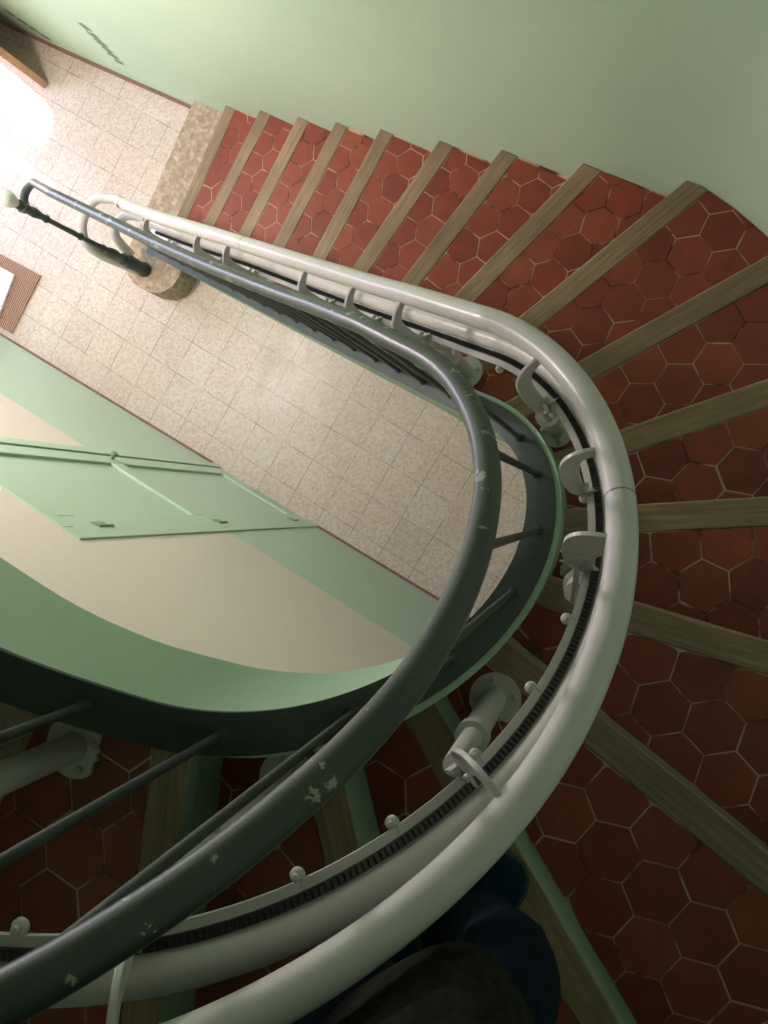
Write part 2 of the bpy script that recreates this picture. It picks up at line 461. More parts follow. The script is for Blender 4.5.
# entrance wall with doorway and an added arched slot shaping the sun patch
XE = -3.8
mb = MB()
def eb(y0, y1, z0, z1, m=mb): m.box((XE-.09, (y0+y1)/2, (z0+z1)/2), (.18, y1-y0, z1-z0))
SY0, SY1, ST = 1.09, 1.36, 1.50
eb(-.95, .15, 0, 3.03); eb(.15, SY1, 2.25, 3.03); eb(1.0, SY0, 0, 2.25); eb(SY1, 1.62, 0, 3.03)
eb(-.95, 1.62, 3.03, 3.95); eb(-.95, -.45, 3.95, 5.1); eb(.95, 1.62, 3.95, 5.1); eb(-.95, 1.62, 5.1, ROOM_TOP)
ymid, rr = (SY0+SY1)/2, (SY1-SY0)/2
zc = ST-rr*1.3
for k in range(12):                          # arched head of the added sun slot
    a0, a1 = PI-PI*k/12, PI-PI*(k+1)/12
    y0, y1 = ymid+rr*math.cos(a0), ymid+rr*math.cos(a1)
    q = [(y0, zc+rr*1.3*math.sin(a0)), (y1, zc+rr*1.3*math.sin(a1)), (y1, 2.25), (y0, 2.25)]
    v = [(XE, y, z) for y, z in q]+[(XE-.18, y, z) for y, z in q]
    mb.add(v, [(0, 1, 2, 3), (7, 6, 5, 4), (0, 4, 5, 1), (1, 5, 6, 2), (2, 6, 7, 3), (3, 7, 4, 0)])
o = mb.build('wall_entrance', 'green_wall'); o['kind'] = 'structure'
mb = MB(); mb.box((XE-.75, .45, 2.32), (1.1, 1.25, .08)); 
o = mb.build('sun_blocker_1', 'ceiling_white'); o['kind'] = 'structure'           # unseen slab added to keep direct sun out of the doorway
# unseen window frame added to go with the upper fill light
wn = empty('window_1', (XE-.09, .25, 3.95), kind='structure', label='unseen window added above the entrance for the upper fill light')
mb = MB(); mb.box((XE-.09, .25, 3.98), (.08, 1.4, .06)); mb.box((XE-.09, .25, 5.07), (.08, 1.4, .06))
for y in (-.42, .25, .92): mb.box((XE-.09, y, 4.525), (.08, .06, 1.03))
mb.build('window_frame', 'ceiling_white', wn)

# open entrance door leaf
dl = empty('door_2', (-2.888, 1.262, 0), kind='structure', label='open wooden entrance door leaf')
dv = np.array([-.99, .14]); dv /= np.hypot(*dv)
R2 = Matrix.Rotation(math.atan2(dv[1], dv[0]), 3, 'Z')
def leafc(t, z, o=0): return Vector((-2.888+dv[0]*t-dv[1]*o, 1.262+dv[1]*t+dv[0]*o, z))
mb = MB(); Wd = .86
for t, w in ((.05, .10), (Wd-.05, .10)): mb.box(leafc(t, 1.06), (w, .042, 2.1), R2)
for z, h in ((.13, .24), (1.0, .16), (2.04, .14)): mb.box(leafc(Wd/2, z), (Wd-.2, .042, h), R2)
mb.box(leafc(Wd/2, 1.06), (Wd-.18, .018, 2.0), R2)
gr = [((v[0]+2.9), (v[1]-1.26), v[2]) for v in mb.v]
bevel(mb.build('door_panel', 'door_wood', dl, attrs={'grain': gr}), .003)
mb = MB(); h0 = leafc(.05, 1.03, .021); ax = Vector((-dv[1], dv[0], 0))
mb.tube([h0, h0+ax*.05, h0+ax*.055-Vector((dv[0], dv[1], 0))*-.10], .009, 10); mb.build('door_handle', 'bolt', dl, True)

# ---------------------------------------------------------------- staircase
stair = empty('staircase', (-1.77, 1.2, 0), 'turning staircase of red hexagonal tiles with wooden nosings and green string', 'staircase')
HEXC = {2: (-1.279, 1.508, 63.5), 3: (-1.067, 1.47, 60.5), 4: (-.662, 1.317, 57.5), 5: (-.485, 1.499, 58.5), 6: (-.108, 1.465, 57.5),
        7: (.197, 1.566, 55), 8: (.361, 1.217, 51.5), 9: (.822, 1.648, 45), 10: (1.14, 1.632, 36), 11: (1.324, 1.268, 28.5),
        12: (1.402, 1.056, 20.5), 13: (1.56, .751, 5.5), 14: (1.629, .594, 44.5), 15: (1.748, .213, 23.5), 16: (1.215, .117, 3),
        17: (1.15, -.05, -14), 18: (.863, .0, 6)}
def clip(poly, P, n):
    """keep the side where (x-P).n >= 0"""
    out = []
    for i in range(len(poly)):
        a, b = poly[i], poly[(i+1) % len(poly)]
        da, db = (a-P)@n, (b-P)@n
        if da >= 0: out.append(a)
        if da*db < 0: out.append(a+(b-a)*(da/(da-db)))
    return out
def area(p):
    return abs(sum(p[i][0]*p[(i+1) % len(p)][1]-p[(i+1) % len(p)][0]*p[i][1] for i in range(len(p))))/2
def inset(poly, d):
    s = sum(poly[i][0]*poly[(i+1) % len(poly)][1]-poly[(i+1) % len(poly)][0]*poly[i][1] for i in range(len(poly)))
    if s < 0: poly = poly[::-1]
    out = [p for p in poly]
    for i in range(len(poly)):
        a, b = poly[i], poly[(i+1) % len(poly)]; e = b-a; L = np.hypot(*e)
        if L < 1e-6: continue
        n = np.array([-e[1], e[0]])/L
        out = clip(out, a+n*d, n)
        if len(out) < 3: return []
    return out
def tread_tiles(n, z, parent):
    rng = random.Random(100+n)
    i0, o0, d0, u0, s0 = off_line(n, .066)
    i1, o1, d1, u1, s1 = off_line(n+1, .024)
    cx, cy, an = HEXC[n]; a = .0632
    an = math.radians(an)
    e1 = np.array([math.cos(an+PI/6), math.sin(an+PI/6)])*a*math.sqrt(3)
    e2 = np.array([math.cos(an+PI/2), math.sin(an+PI/2)])*a*math.sqrt(3)
    v = []; f = []; tone = []
    for i in range(-16, 17):
        for j in range(-16, 17):
            c = np.array([cx, cy])+e1*i+e2*j
            if np.hypot(*(c-C0)) > 1.9 and c[0] > CX: continue
            base = rng.random()
            poly = [c+a*np.array([math.cos(an+PI/3*k), math.sin(an+PI/3*k)]) for k in range(6)]
            jit = np.array([rng.uniform(-.0008, .0008), rng.uniform(-.0008, .0008)])
            poly = [p+jit for p in poly]
            poly = clip(poly, i0, u0); 
            if len(poly) < 3: continue
            poly = clip(poly, i1, -u1)
            if len(poly) < 3: continue
            # string side
            q = c-C0; uu, ww = q@U, q@W
            if (c-i0)@d0 < -.12 or (c-i1)@d1 < -.12: continue
            if (c-i0)@d0 > np.hypot(*(o0-i0))+.25 or (c-i1)@d1 > np.hypot(*(o1-i1))+.25: continue
            if uu < 0: rad = W if ww > 0 else -W; ref = C0+U*uu
            else: rad = q/np.hypot(*q); ref = C0
            poly = clip(poly, ref+rad*.336, rad)
            if len(poly) < 3: continue
            for wa, wb in zip(wall_pts[:-1], wall_pts[1:]):
                if np.hypot(*((wa+wb)/2-c)) > .6+np.hypot(*(wb-wa))/2: continue
                e = wb-wa; poly = clip(poly, wa, np.array([e[1], -e[0]]))
                if len(poly) < 3: break
            if len(poly) < 3: continue
            # merge duplicate corners
            pp = []
            for p in poly:
                if not pp or np.hypot(*(p-pp[-1])) > 1e-5: pp.append(p)
            poly = inset(pp, .0014+rng.random()*.0008)
            if len(poly) < 3 or area(poly) < 4e-5: continue
            m = len(poly); k = len(v)
            lift = rng.uniform(-.0006, .0006); zz = z+.0
            cc = sum(poly)/m
            top = [cc+(p-cc)*(1-.0012/max(np.hypot(*(p-cc)), .004)) for p in poly]
            v += [(p[0], p[1], zz-.004) for p in poly]+[(p[0], p[1], zz-.0006+lift) for p in poly]+[(p[0], p[1], zz+lift) for p in top]
            f += [tuple(k+m*r+x for x in (q_, (q_+1) % m, (q_+1) % m+m, q_+m)) for r in (0, 1) for q_ in range(m)]
            f.append(tuple(range(k+2*m, k+3*m)))
            tone += [base]*(3*m)
    # mortar bed
    poly = [i0]+[o0]+wall_between(o0, o1)+[o1, i1]
    inner = [plan(s, .336) for s in np.linspace(s0, s1, 8)][1:-1][::-1]
    poly += inner; m = len(poly); k = len(v)
    v += [(p[0], p[1], z-.0016) for p in poly]+[(p[0], p[1], z-.0058) for p in poly]
    f += [tuple(range(k, k+m)), tuple(range(k+m, k+2*m))[::-1]]+[(k+i, k+(i+1) % m, k+m+(i+1) % m, k+m+i) for i in range(m)]
    nt_ = len(f)-2-m
    tone += [0.0]*(2*m)
    mk('tiled_tread', v, f, ['tomette', 'tile_grout'], parent, fm=[0]*nt_+[1]*(m+2), attrs={'tone': tone})
for n in range(1, 19):
    z = n*H; st = .025 if n > 1 else 0
    i0, o0, d0, u0, s0 = off_line(n, st)
    i1, o1, d1, u1, s1 = off_line(n+1, .025)
    inner = [plan(s, .335) for s in np.linspace(s0, s1, 8)][1:-1]
    wb = wall_between(o0, o1)
    poly = [i0, o0]+wb+[o1, i1]+inner[::-1]
    m = len(poly)
    ztop = z-.006 if n > 1 else z
    zb = []
    for k, p in enumerate(poly):
        if k in (0, 1): zb.append(z-.25)
        elif k in (2+len(wb), 3+len(wb)): zb.append(z-.08)
        elif k < 2+len(wb): zb.append(z-.25+.17*(k-1)/(len(wb)+1))
        else: zb.append(z-.08-.17*(k-3-len(wb))/(len(inner)+1))
    zb = [max(0.0, q) for q in zb]
    mb = MB(); mb.prism(poly, zb, ztop)
    if n == 1: continue
    body = mb.build('step', 'green_riser', stair)
    # wooden nosing
    a0, b0, dd, uu, sa = off_line(n, 0.0); a1, b1, _, _, sb = off_line(n, .066)
    mb = MB(); q = [a0, b0, *wall_between(b0, b1), b1, a1]
    zt = z+.0015
    mb.prism(q, z-.036, zt)
    gr = [(float((np.array(v[:2])-a0)@dd)+n*3.1, float((np.array(v[:2])-a0)@uu)+n, v[2]) for v in mb.v]
    no = mk('wooden_nosing', mb.v, mb.f, ['nosing_wood', 'green_riser'], body, attrs={'grain': gr})
    bevel(no, .005, 3)
    me = no.data
    if n >= 16:                                # front edge of these nosings is painted green
        for p in me.polygons:
            nn = p.normal
            if abs(nn.z) < .2 and nn.x*uu[0]+nn.y*uu[1] < -.8: p.material_index = 1
    tread_tiles(n, z, body)
# first step: rough stone slab with a rounded end wrapping round the newel
i0, o0, d0, u0, s0 = off_line(1, 0); i1, o1, *_ = off_line(2, .03)
q0 = np.array([-1.735, .80])
pl = [o0, *wall_between(o0, o1), o1, i1, np.array([-1.40, .80]), np.array([-1.36, .70]), np.array([-1.37, .62]), np.array([-1.42, .555]), np.array([-1.50, .525]), np.array([-1.58, .52]), np.array([-1.66, .55]), np.array([-1.71, .61]), np.array([-1.735, .70]), q0]
mb = MB(); mb.prism(pl, 0.0, H)
bevel(mb.build('stone_step', 'step_stone', stair), .008, 3)
# string (curb) with dark painted capping
zt = lambda s: zs(s)+.10
def string_bottom(s):
    return zs(s)-float(np.interp(s, [.78, .95, 1.1, 1.4], [.238, .215, .165, .16]))
SS = srange(-2.30, 2.4, .03, .02)
RT = lambda s: float(np.interp(s, [-.4, 0, .75, .95], [.357, .366, .367, .356]))
sweep(lambda s: [(R_WELL+.002, string_bottom(s)), (R_WELL+.002, zt(s)-.010), (RT(s), zt(s)-.012), (RT(s), max(0, string_bottom(s)+.02))], SS, 'string_board', 'green_string', stair)
sweep(lambda s: [(R_WELL-.003, zt(s)-.010), (R_WELL-.003, zt(s)-.002), (R_WELL+.002, zt(s)), (R_TREAD-.002, zt(s)), (R_TREAD+.002, zt(s)-.002), (R_TREAD+.002, zt(s)-.010)], SS, 'string_cap', 'dark_cap', stair)
# wall closing the space below the lower flight
sweep(lambda s: [(.294, 0), (.294, max(.02, string_bottom(s)+.0)), (.334, max(.02, string_bottom(s)+.0)), (.334, 0)], srange(-2.30, .02, .1, .02), 'wall_stair', 'green_string', kind='structure')
# upper landing and the slab over the lobby
i19, o19, *_ = off_line(19, .0)
pl = [i19, o19, *wall_between(o19, wall_pts[-1]+np.array([.2, 0])), np.array([-3.8, -.86]), np.array([-3.8, C0[1]-.335-.0437*(CX+3.8)])]
mb = MB(); mb.prism(pl, 3.03, 19*H); o = mb.build('floor_landing', 'terrazzo_floor'); o['kind'] = 'structure'
mb = MB(); mb.prism([np.array([-1.9, 0.10]), np.array([-1.9, 1.553]), np.array([-3.8, 1.44]), np.array([-3.8, 0.02])], 3.03, 19*H); o = mb.build('ceiling_lobby', 'ceiling_white'); o['kind'] = 'structure'

# ---------------------------------------------------------------- iron railing
NX, NY = -1.573, .622
rail = empty('stair_railing', (NX, NY, H), 'dark green iron handrail with thin round balusters and a turned newel', 'railing')
HR = .95
hp = [Vector((NX, NY+.005, 1.135)), Vector((NX-.02, NY+.03, 1.14)), Vector((NX-.022, NY+.065, 1.15)), Vector((NX+.0, NY+.10, 1.165)), Vector((NX+.045, NY+.118, 1.20))]
RH = lambda s: float(np.interp(s, [-2.2, -1.2, -.88, -.6, -.35, -.17, 0, .15, .3, .5, .6, .75, 1.0], [.307, .307, .311, .320, .329, .331, .324, .318, .321, .320, .314, .312, .312]))
hp2 = [P3(s, RH(s), HR) for s in srange(-2.1, 2.3, .031, .02)]
first = hp2[0]; a = hp[-1]
for k in (1, 2, 3, 4):
    t = k/5; hp.append(a.lerp(first, t))
def catmull(pts, n=5):
    P = [pts[0]]+list(pts)+[pts[-1]]; out = []
    for i in range(1, len(P)-2):
        for k in range(n):
            t = k/n; p0, p1, p2, p3 = P[i-1:i+3]
            out.append(.5*((2*p1)+(-p0+p2)*t+(2*p0-5*p1+4*p2-p3)*t*t+(-p0+3*p1-3*p2+p3)*t**3))
    out.append(pts[-1]); return out
hpts = catmull(hp+hp2, 2)
mb = MB(); mb.tube(hpts, .0185, 18); mb.build('handrail', 'dark_rail', rail, True)
def curve_at(pts, s, R):
    p = plan(s, R); return min(pts, key=lambda q: (q.x-p[0])**2+(q.y-p[1])**2)
bal = [-2.16+.118*k for k in range(17)]+[-.15, -.035, .121, .235, .368, .491, .630, .766, .913, 1.064+.0, 1.2, 1.34, 1.48, 1.62, 1.76, 1.9, 2.04, 2.18]
for s in bal:
    p = plan(s, .32); q = curve_at(hpts, s, .318)
    mb = MB(); z0 = zt(s)-.003
    mb.tube([(p[0], p[1], z0), (p[0], p[1], z0+.012), (p[0], p[1], z0+.014), (p[0], p[1], q.z-.01)], [.012, .011, .0068, .0068], 12)
    mb.build('baluster', 'dark_bar', rail, True)
mb = MB()
mb.lathe((NX, NY, H), [(.040, 0), (.042, .012), (.038, .03), (.034, .05), (.036, .10), (.038, .15), (.030, .17), (.026, .19), (.032, .205), (.026, .22), (.019, .24), (.024, .27), (.026, .30), (.021, .34), (.014, .37), (.021, .39), (.014, .41),
                       (.0125, .55), (.019, .57), (.013, .585), (.012, .72), (.0125, .80), (.020, .82), (.014, .84), (.018, .87), (.024, .90), (.020, .94), (.026, .96), (.028, .98), (.018, .985), (.022, .995), (.022, 1.005), (.016, 1.015), (0, 1.02)], 20)
post = mb.build('newel_post', 'dark_bar', rail, True)
mb = MB(); mb.lathe((NX, NY, H+1.0), [(.014, 0), (.016, .02), (.022, .03), (.030, .045), (.035, .066), (.033, .09), (.024, .11), (.010, .122), (0, .124)], 20)
o = mb.build('finial', 'newel_ball', post, True); o['label'] = 'pale cream ball finial'

# ---------------------------------------------------------------- stairlift rail
lift = empty('stairlift_rail', (-1.4, .86, 0), 'cream twin tube stairlift rail on legs following the stair turn', 'stairlift rail')
def RL(s, up=False):
    if up: return float(np.interp(s, [-2.1, -1.6, -1.17, -.8, -.5, 0, .1, .2, .3, .43, .55, 1.2], [.405, .418, .440, .452, .462, .469, .476, .482, .487, .492, .495, .493]))
    return float(np.interp(s, [-2.1, -1.6, -1.13, -.75, -.45, 0, .12, .3, .5, .75, 1.2], [.402, .415, .440, .448, .455, .464, .474, .484, .494, .498, .498]))
DL, DU = .44, .64
TR = .0245
def lp(s, dz, dr=0.0): return P3(s, RL(s, dz > .55)+dr, dz)
sl = srange(-2.0, 2.1, .031, .02)
upper = [lp(s, DU) for s in sl]; lower = [lp(s, DL) for s in sl]
uend = [Vector((-1.60, .60, .02)), Vector((-1.605, .595, .25)), Vector((-1.61, .585, .48)), Vector((-1.618, .60, .62)), Vector((-1.625, .66, .70)), Vector((-1.61, .745, .745)), Vector((-1.545, .83, .785)), Vector((-1.40, .868, .84))]
lend = [Vector((-1.60, .66, .30)), Vector((-1.655, .70, .40)), Vector((-1.64, .76, .47)), Vector((-1.56, .825, .535)), Vector((-1.42, .862, .60))]
lz = [upper[0].z, lower[0].z]
# pull the ends onto the run of the tubes
mb = MB(); mb.tube(catmull(uend, 6)[:-6]+catmull([uend[-2], uend[-1]]+upper[1:], 4), TR, 18); mb.build('upper_tube', 'lift_cream', lift, True)
mb = MB(); mb.tube(catmull([lend[0]]+lend[1:]+lower[1:], 4), TR, 18); mb.build('lower_tube', 'lift_cream', lift, True)
# seam rings in the upper tube
for s in (.315, -1.02, 1.0):
    p = lp(s, DU); q = lp(s+.004, DU); t = (q-p).normalized()
    mb = MB(); mb.tube([p-t*.0012, p+t*.0012], TR+.0006, 18, True); mb.build('joint', 'grey_fitting', lift, True)
# flat strip and toothed rack on the well side of the lower tube
sweep(lambda s: [(RL(s)-.053, zs(s)+DL-.002), (RL(s)-.053, zs(s)+DL+.004), (RL(s)-.015, zs(s)+DL+.004), (RL(s)-.015, zs(s)+DL-.002)], srange(-1.9, 2.1, .06, .015), 'rack_strip', 'lift_cream', lift)
mb = MB(); s = -1.85
while s < 2.0:
    ds = .0062 if (s < 0 or s > 1) else .0062/(PI*.45)
    p0 = lp(s, DL+.011, -.033); p1 = lp(s+ds*.55, DL+.011, -.033); t = (p1-p0).normalized()
    r = radial(s); rv = Vector((r[0], r[1], 0)); up = rv.cross(t); up = up if up.z > 0 else -up
    w, h = .0058, .006
    a, b_ = p0, p0+t*.0050; c = p0+t*.0025
    v = [a-rv*w, a+rv*w, b_+rv*w, b_-rv*w, c-rv*w*.9+up*h, c+rv*w*.9+up*h]
    v = [x-up*.004 for x in v]
    mb.add(v, [(0, 1, 2, 3), (0, 4, 5, 1), (3, 2, 5, 4), (0, 3, 4), (1, 5, 2)])
    s += ds
srk = srange(-1.85, 2.0, .06, .015)
n0 = len(mb.v)
vv = []
for s in srk:
    for dr, dz in ((-.040, .004), (-.040, .008), (-.026, .008), (-.026, .004)):
        vv.append(lp(s, DL+dz, dr))
mb.add(vv, [(i*4+k, i*4+(k+1) % 4, (i+1)*4+(k+1) % 4, (i+1)*4+k) for i in range(len(srk)-1) for k in range(4)])
mb.build('toothed_rack', 'rack_dark', lift)
def knob(s):
    p = lp(s, DL-.002, -.056); r = radial(s); rv = Vector((-r[0], -r[1], 0))
    mb = MB(); mb.lathe(p+rv*.002+Vector((0, 0, -.008)), [(.008, 0), (.0095, .002), (.0095, .007), (.008, .009), (.005, .010), (.005, .014), (.003, .015), (0, .015)], 14)
    mb.box(p-rv*.006, (.012, .012, .004), Matrix.Rotation(math.atan2(r[1], r[0]), 3, 'Z'))
    mb.build('rack_clamp', 'lift_cream', lift, True)
for s in (-1.62, -1.38, -1.06, -.83, -.60, -.40, -.18, -.101, .028, .165, .31, .459, .535, .61, .69, .761, .84, .93, 1.03): knob(s)

def bracket(s, solid=False, leg=True, rb=None, zbase=None, s_leg=None):
    p0 = lp(s, DL); p1 = lp(s+.01, DL); T = (p1-p0).normalized()
    r = radial(s); Rd = Vector((r[0], r[1], 0))
    dl = .042 if 0 < s < 1 else .055
    N = lp(s-dl, DU)-p0; N -= Rd*N.dot(Rd); D = N.length; N.normalize(); T = Rd.cross(N); 
    out = [(-.016, D+.006), (-.045, D+.006), (-.072, D-.008), (-.088, D-.035), (-.092, D*.55), (-.090, D*.3), (-.078, .008), (-.055, -.006), (-.026, -.008)]
    inn = [(-.026, .006), (-.046, .012), (-.055, .032), (-.058, D*.5), (-.056, D-.045), (-.046, D-.022), (-.016, D-.010)]
    if solid: inn = [(-.026, .004), (-.036, .02), (-.036, D*.45), (-.028, D*.55), (-.028, D*.75), (-.022, D-.014), (-.016, D-.008)]
    def sm(q):
        q = catmull([Vector((a[0], a[1], 0)) for a in q], 4); return [(a.x, a.y) for a in q]
    poly = sm(out)+sm(inn); th = .008; n = len(poly)
    def w(rn, t): return p0+Rd*rn[0]+N*rn[1]+T*t
    mb = MB(); v = [w(q, -th/2) for q in poly]+[w(q, th/2) for q in poly]
    mb.add(v, [tuple(range(n))[::-1], tuple(range(n, 2*n))]+[(i, (i+1) % n, n+(i+1) % n, n+i) for i in range(n)])
    if solid:                                   # two pressed ribs
        for dz in (.03, .075):
            mb.box(w((-.075, dz), .005), (.038, .004, .003), Matrix((Rd, T, N)).transposed())
    br = mb.build('bracket', 'lift_cream', lift)
    bevel(br, .0015, 2)
    for rn in ((-.050, .022), (-.050, .045)):
        mb = MB(); mb.lathe(w(rn, .003), [(.006, 0), (.006, .006), (.004, .008), (0, .008)], 10, T); mb.build('bolt', 'bolt', br, True)
    if not leg: return
    # leg: base plate on the tread, tube, collar, head plate
    sL = s if s_leg is None else s_leg
    rr = rb or .425
    pl_ = plan(sL, rr); zb = zbase
    top = p0+Rd*-.064+N*.02
    lg = empty('leg', (pl_[0], pl_[1], zb), parent=None); lg.parent = lift; lg.location = Vector((pl_[0], pl_[1], zb))-lift.location
    base = Vector((pl_[0], pl_[1], zb+.0015))
    ht = max(.12, top.z-zb-.09)
    mb = MB(); mb.tube([base, base+Vector((0, 0, ht*.62))], .0235, 16); mb.tube([base+Vector((0, 0, ht*.60)), base+Vector((0, 0, ht*.66))], .029, 16); mb.tube([base+Vector((0, 0, ht*.6)), base+Vector((0, 0, ht))], .0185, 16)
    head = base+Vector((0, 0, ht))
    ax = (top-head); L_ = max(.03, ax.length); ax.normalize(); sx = Rd.cross(ax).normalized(); fx = ax.cross(sx)
    mb.box((head+top)/2-Vector((0, 0, .006)), (.036, .007, L_+.03), Matrix((sx, fx, ax)).transposed())
    mb.build('leg_tube', 'lift_cream', lg, True)
    mb = MB()
    # round plate with two bolt ears
    prof = []
    for k in range(36):
        a_ = 2*PI*k/36; rad_ = .052
        if 15 <= k <= 21: rad_ = .040 + (.006 if k % 2 else 0)
        prof.append((base.x+rad_*math.cos(a_+sL*3), base.y+rad_*math.sin(a_+sL*3)))
    mb.prism(prof, zb+.0016, zb+.0085); pt = mb.build('base_plate', 'lift_cream', lg)
    for a_ in (.7, 2.2, 3.9, 5.5):
        mb = MB(); mb.lathe((base.x+.038*math.cos(a_), base.y+.038*math.sin(a_), zb+.0085), [(.0065, 0), (.0065, .004), (.004, .006), (0, .006)], 8); mb.build('bolt', 'bolt', pt, True)
# (position of the lower clamp, plain C or ribbed plate, leg, leg radius, tread)
bracket(.150, False, True, .408, 11*H, .134)
bracket(.302, False, False)
bracket(.400, True, True, .430, 13*H, .438)
bracket(.624, False, True, .440, 15*H, .646)
bracket(.858, False, True, .447, 17*H, .878)
bracket(1.115, False, True, .485, 18*H, 1.13)
bracket(-.20, False, True, .410, 10*H, -.18)
bracket(-.40, False, False)
bracket(-.62, False, True, .415, 8*H, -.60)
bracket(-1.06, False, False)
bracket(-1.26, False, True, .385, 5*H, -1.20)
bracket(-1.66, False, False)

# ---------------------------------------------------------------- door mat and panel
mat_q = [(-2.317, .257), (-2.320, -.145), (-2.99, -.18), (-2.98, .215)]
mb = MB(); mb.prism(mat_q, 0.0005, .018); mt = mb.build('doormat', 'coir'); tag(mt, 'reddish brown ribbed doormat on the lobby floor by the green wall', 'doormat'); bevel(mt, .004)
mb = MB(); mb.prism([(-2.474, .177), (-2.440, -.125), (-2.90, -.15), (-2.92, .15)], .0185, .035); pn = mb.build('tray', 'white_panel'); tag(pn, 'flat pale bluish white tray lying on the brown doormat', 'tray'); bevel(pn, .003)

# ---------------------------------------------------------------- person on the stairs
CAM = Vector((1.2913, .7887, 4.1592))
CF = Vector((-.229469, -.143477, -.962683)); CXv = Vector((.819588, .505011, -.270626)); CU = Vector((-.524994, .851104, -.001708))
PB = Vector((1.44, .0, 16*H))
person = empty('person', tuple(PB), 'person in dark navy trousers, dark coat and blue lace-up shoes standing on the winding treads', 'person')
def skin(name, pts, edges, rad, m, parent, sub=2, root=0):
    o = mk(name, pts, [], m, parent)
    me = o.data; bm = bmesh.new(); bm.from_mesh(me); bm.verts.ensure_lookup_table()
    for a, b_ in edges: bm.edges.new((bm.verts[a], bm.verts[b_]))
    bm.to_mesh(me); bm.free()
    sk = o.modifiers.new('Skin', 'SKIN'); sk.use_smooth_shade = True
    for i, v in enumerate(me.skin_vertices[0].data):
        r = rad[i]; v.radius = (r, r) if isinstance(r, (int, float)) else r; v.use_root = (i == root)
    s_ = o.modifiers.new('Sub', 'SUBSURF'); s_.levels = sub; s_.render_levels = sub
    return o
ph_c = CAM-CU*.052-CF*.010
pts = [(1.44, .0, 3.56), (1.44, .04, 3.74), (1.445, .10, 3.92), (1.445, .16, 4.05), (1.44, .215, 4.14), (1.44, .25, 4.20),
       (1.52, .01, 3.50), (1.51, .225, 3.17), (1.475, .035, 2.84), (1.485, .10, 2.76),
       (1.37, -.02, 3.50), (1.385, .12, 3.26), (1.36, -.10, 2.99), (1.375, -.02, 2.93),
       (1.61, .15, 4.06), (1.63, .36, 3.88), (1.455, .66, 4.13), (1.40, .715, 4.145),
       (1.28, .14, 4.06), (1.16, .26, 3.92), (1.165, .62, 4.13), (1.205, .68, 4.15)]
ed = [(0, 1), (1, 2), (2, 3), (3, 4), (4, 5), (0, 6), (6, 7), (7, 8), (8, 9), (0, 10), (10, 11), (11, 12), (12, 13), (3, 14), (14, 15), (15, 16), (16, 17), (3, 18), (18, 19), (19, 20), (20, 21)]
rd = [.12, .105, .11, .10, .055, .05, .075, .05, .035, .03, .075, .05, .035, .03, .055, .038, .026, .026, .055, .038, .026, .026]
def finger(chain, r0, r1, at):
    k = len(pts); pts.extend(chain); ed.append((at, k))
    for i in range(len(chain)-1): ed.append((k+i, k+i+1))
    rd.extend([r0+(r1-r0)*i/(len(chain)-1) for i in range(len(chain))])
for side, palm in ((1, 17), (-1, 21)):
    for i in range(4):
        b0 = ph_c+CXv*side*.058-CU*(.0+.019*(i-1.0))+CF*.004
        L = (1, 1.1, 1.03, .82)[i]
        finger([b0, b0-CXv*side*.012*L+CF*.014, b0-CXv*side*.034*L+CF*.017, b0-CXv*side*.048*L+CF*.014], .0085, .0066, palm)
    t0 = ph_c+CXv*side*.052-CU*.045-CF*.006
    finger([t0, t0-CXv*side*.016+CU*.014-CF*.010, t0-CXv*side*.026+CU*.034-CF*.008], .011, .008, palm)
body = skin('body', pts, ed, rd, 'skin', person)
# head
HC = Vector((1.44, .315, 4.30))
def headv(m, name, sc, parent, hair=False):
    fwd = (CAM-HC).normalized(); side = fwd.cross(Vector((0, 0, 1))).normalized(); up = side.cross(fwd)
    v = []; nn = 28; mm = 36
    for i in range(nn+1):
        t = PI*i/nn
        for k in range(mm):
            a_ = 2*PI*k/mm; x = math.sin(t)*math.cos(a_); y = math.sin(t)*math.sin(a_); z = math.cos(t)   # y = forward
            px, py, pz = .074*x, .092*y, .115*z
            if z < 0: px *= 1-.28*(-z); py *= 1-.10*(-z)
            if not hair and y > 0:
                g = lambda cx, cz, w: math.exp(-((x-cx)**2+(z-cz)**2)/w)
                py += .022*g(0, -.22, .012)+.010*g(0, -.05, .01)+.006*g(0, -.52, .01)+.008*g(0, -.78, .03)-.008*(g(.36, .06, .02)+g(-.36, .06, .02))
            if not hair: px += (.012 if x > 0 else -.012)*math.exp(-((abs(x)-1)**2+(y+.05)**2+(z+.08)**2)/.02)
            if hair:
                px *= 1.09; py = py*1.07-.006; pz *= 1.08
            v.append(HC+side*px*sc+fwd*py*sc+up*pz*sc)
    f = []
    for i in range(nn):
        for k in range(mm):
            if hair:
                a_ = 2*PI*(k+.5)/mm; t = PI*(i+.5)/nn
                if math.cos(t) < .45 and math.sin(a_)*math.sin(t) > .15: continue
                if math.cos(t) < -.45: continue
            f.append((i*mm+k, i*mm+(k+1) % mm, (i+1)*mm+(k+1) % mm, (i+1)*mm+k))
    return mk(name, v, f, m, parent, smooth=True)
hd = headv('skin', 'head', 1.0, person); headv('hair', 'hair', 1.0, person, True)
fw = (CAM-HC).normalized(); sd_ = fw.cross(Vector((0, 0, 1))).normalized(); up_ = sd_.cross(fw)
for k in (-1, 1):
    mb = MB(); mb.sphere(HC+fw*.078+sd_*k*.028+up_*.008, .011, 8); mb.build('eye', 'white_panel', hd, True)
mb = MB(); mb.sphere(HC+fw*.086-up_*.052, .018, 8, (1, .5, .35)); mb.build('mouth', 'tomette', hd, True)
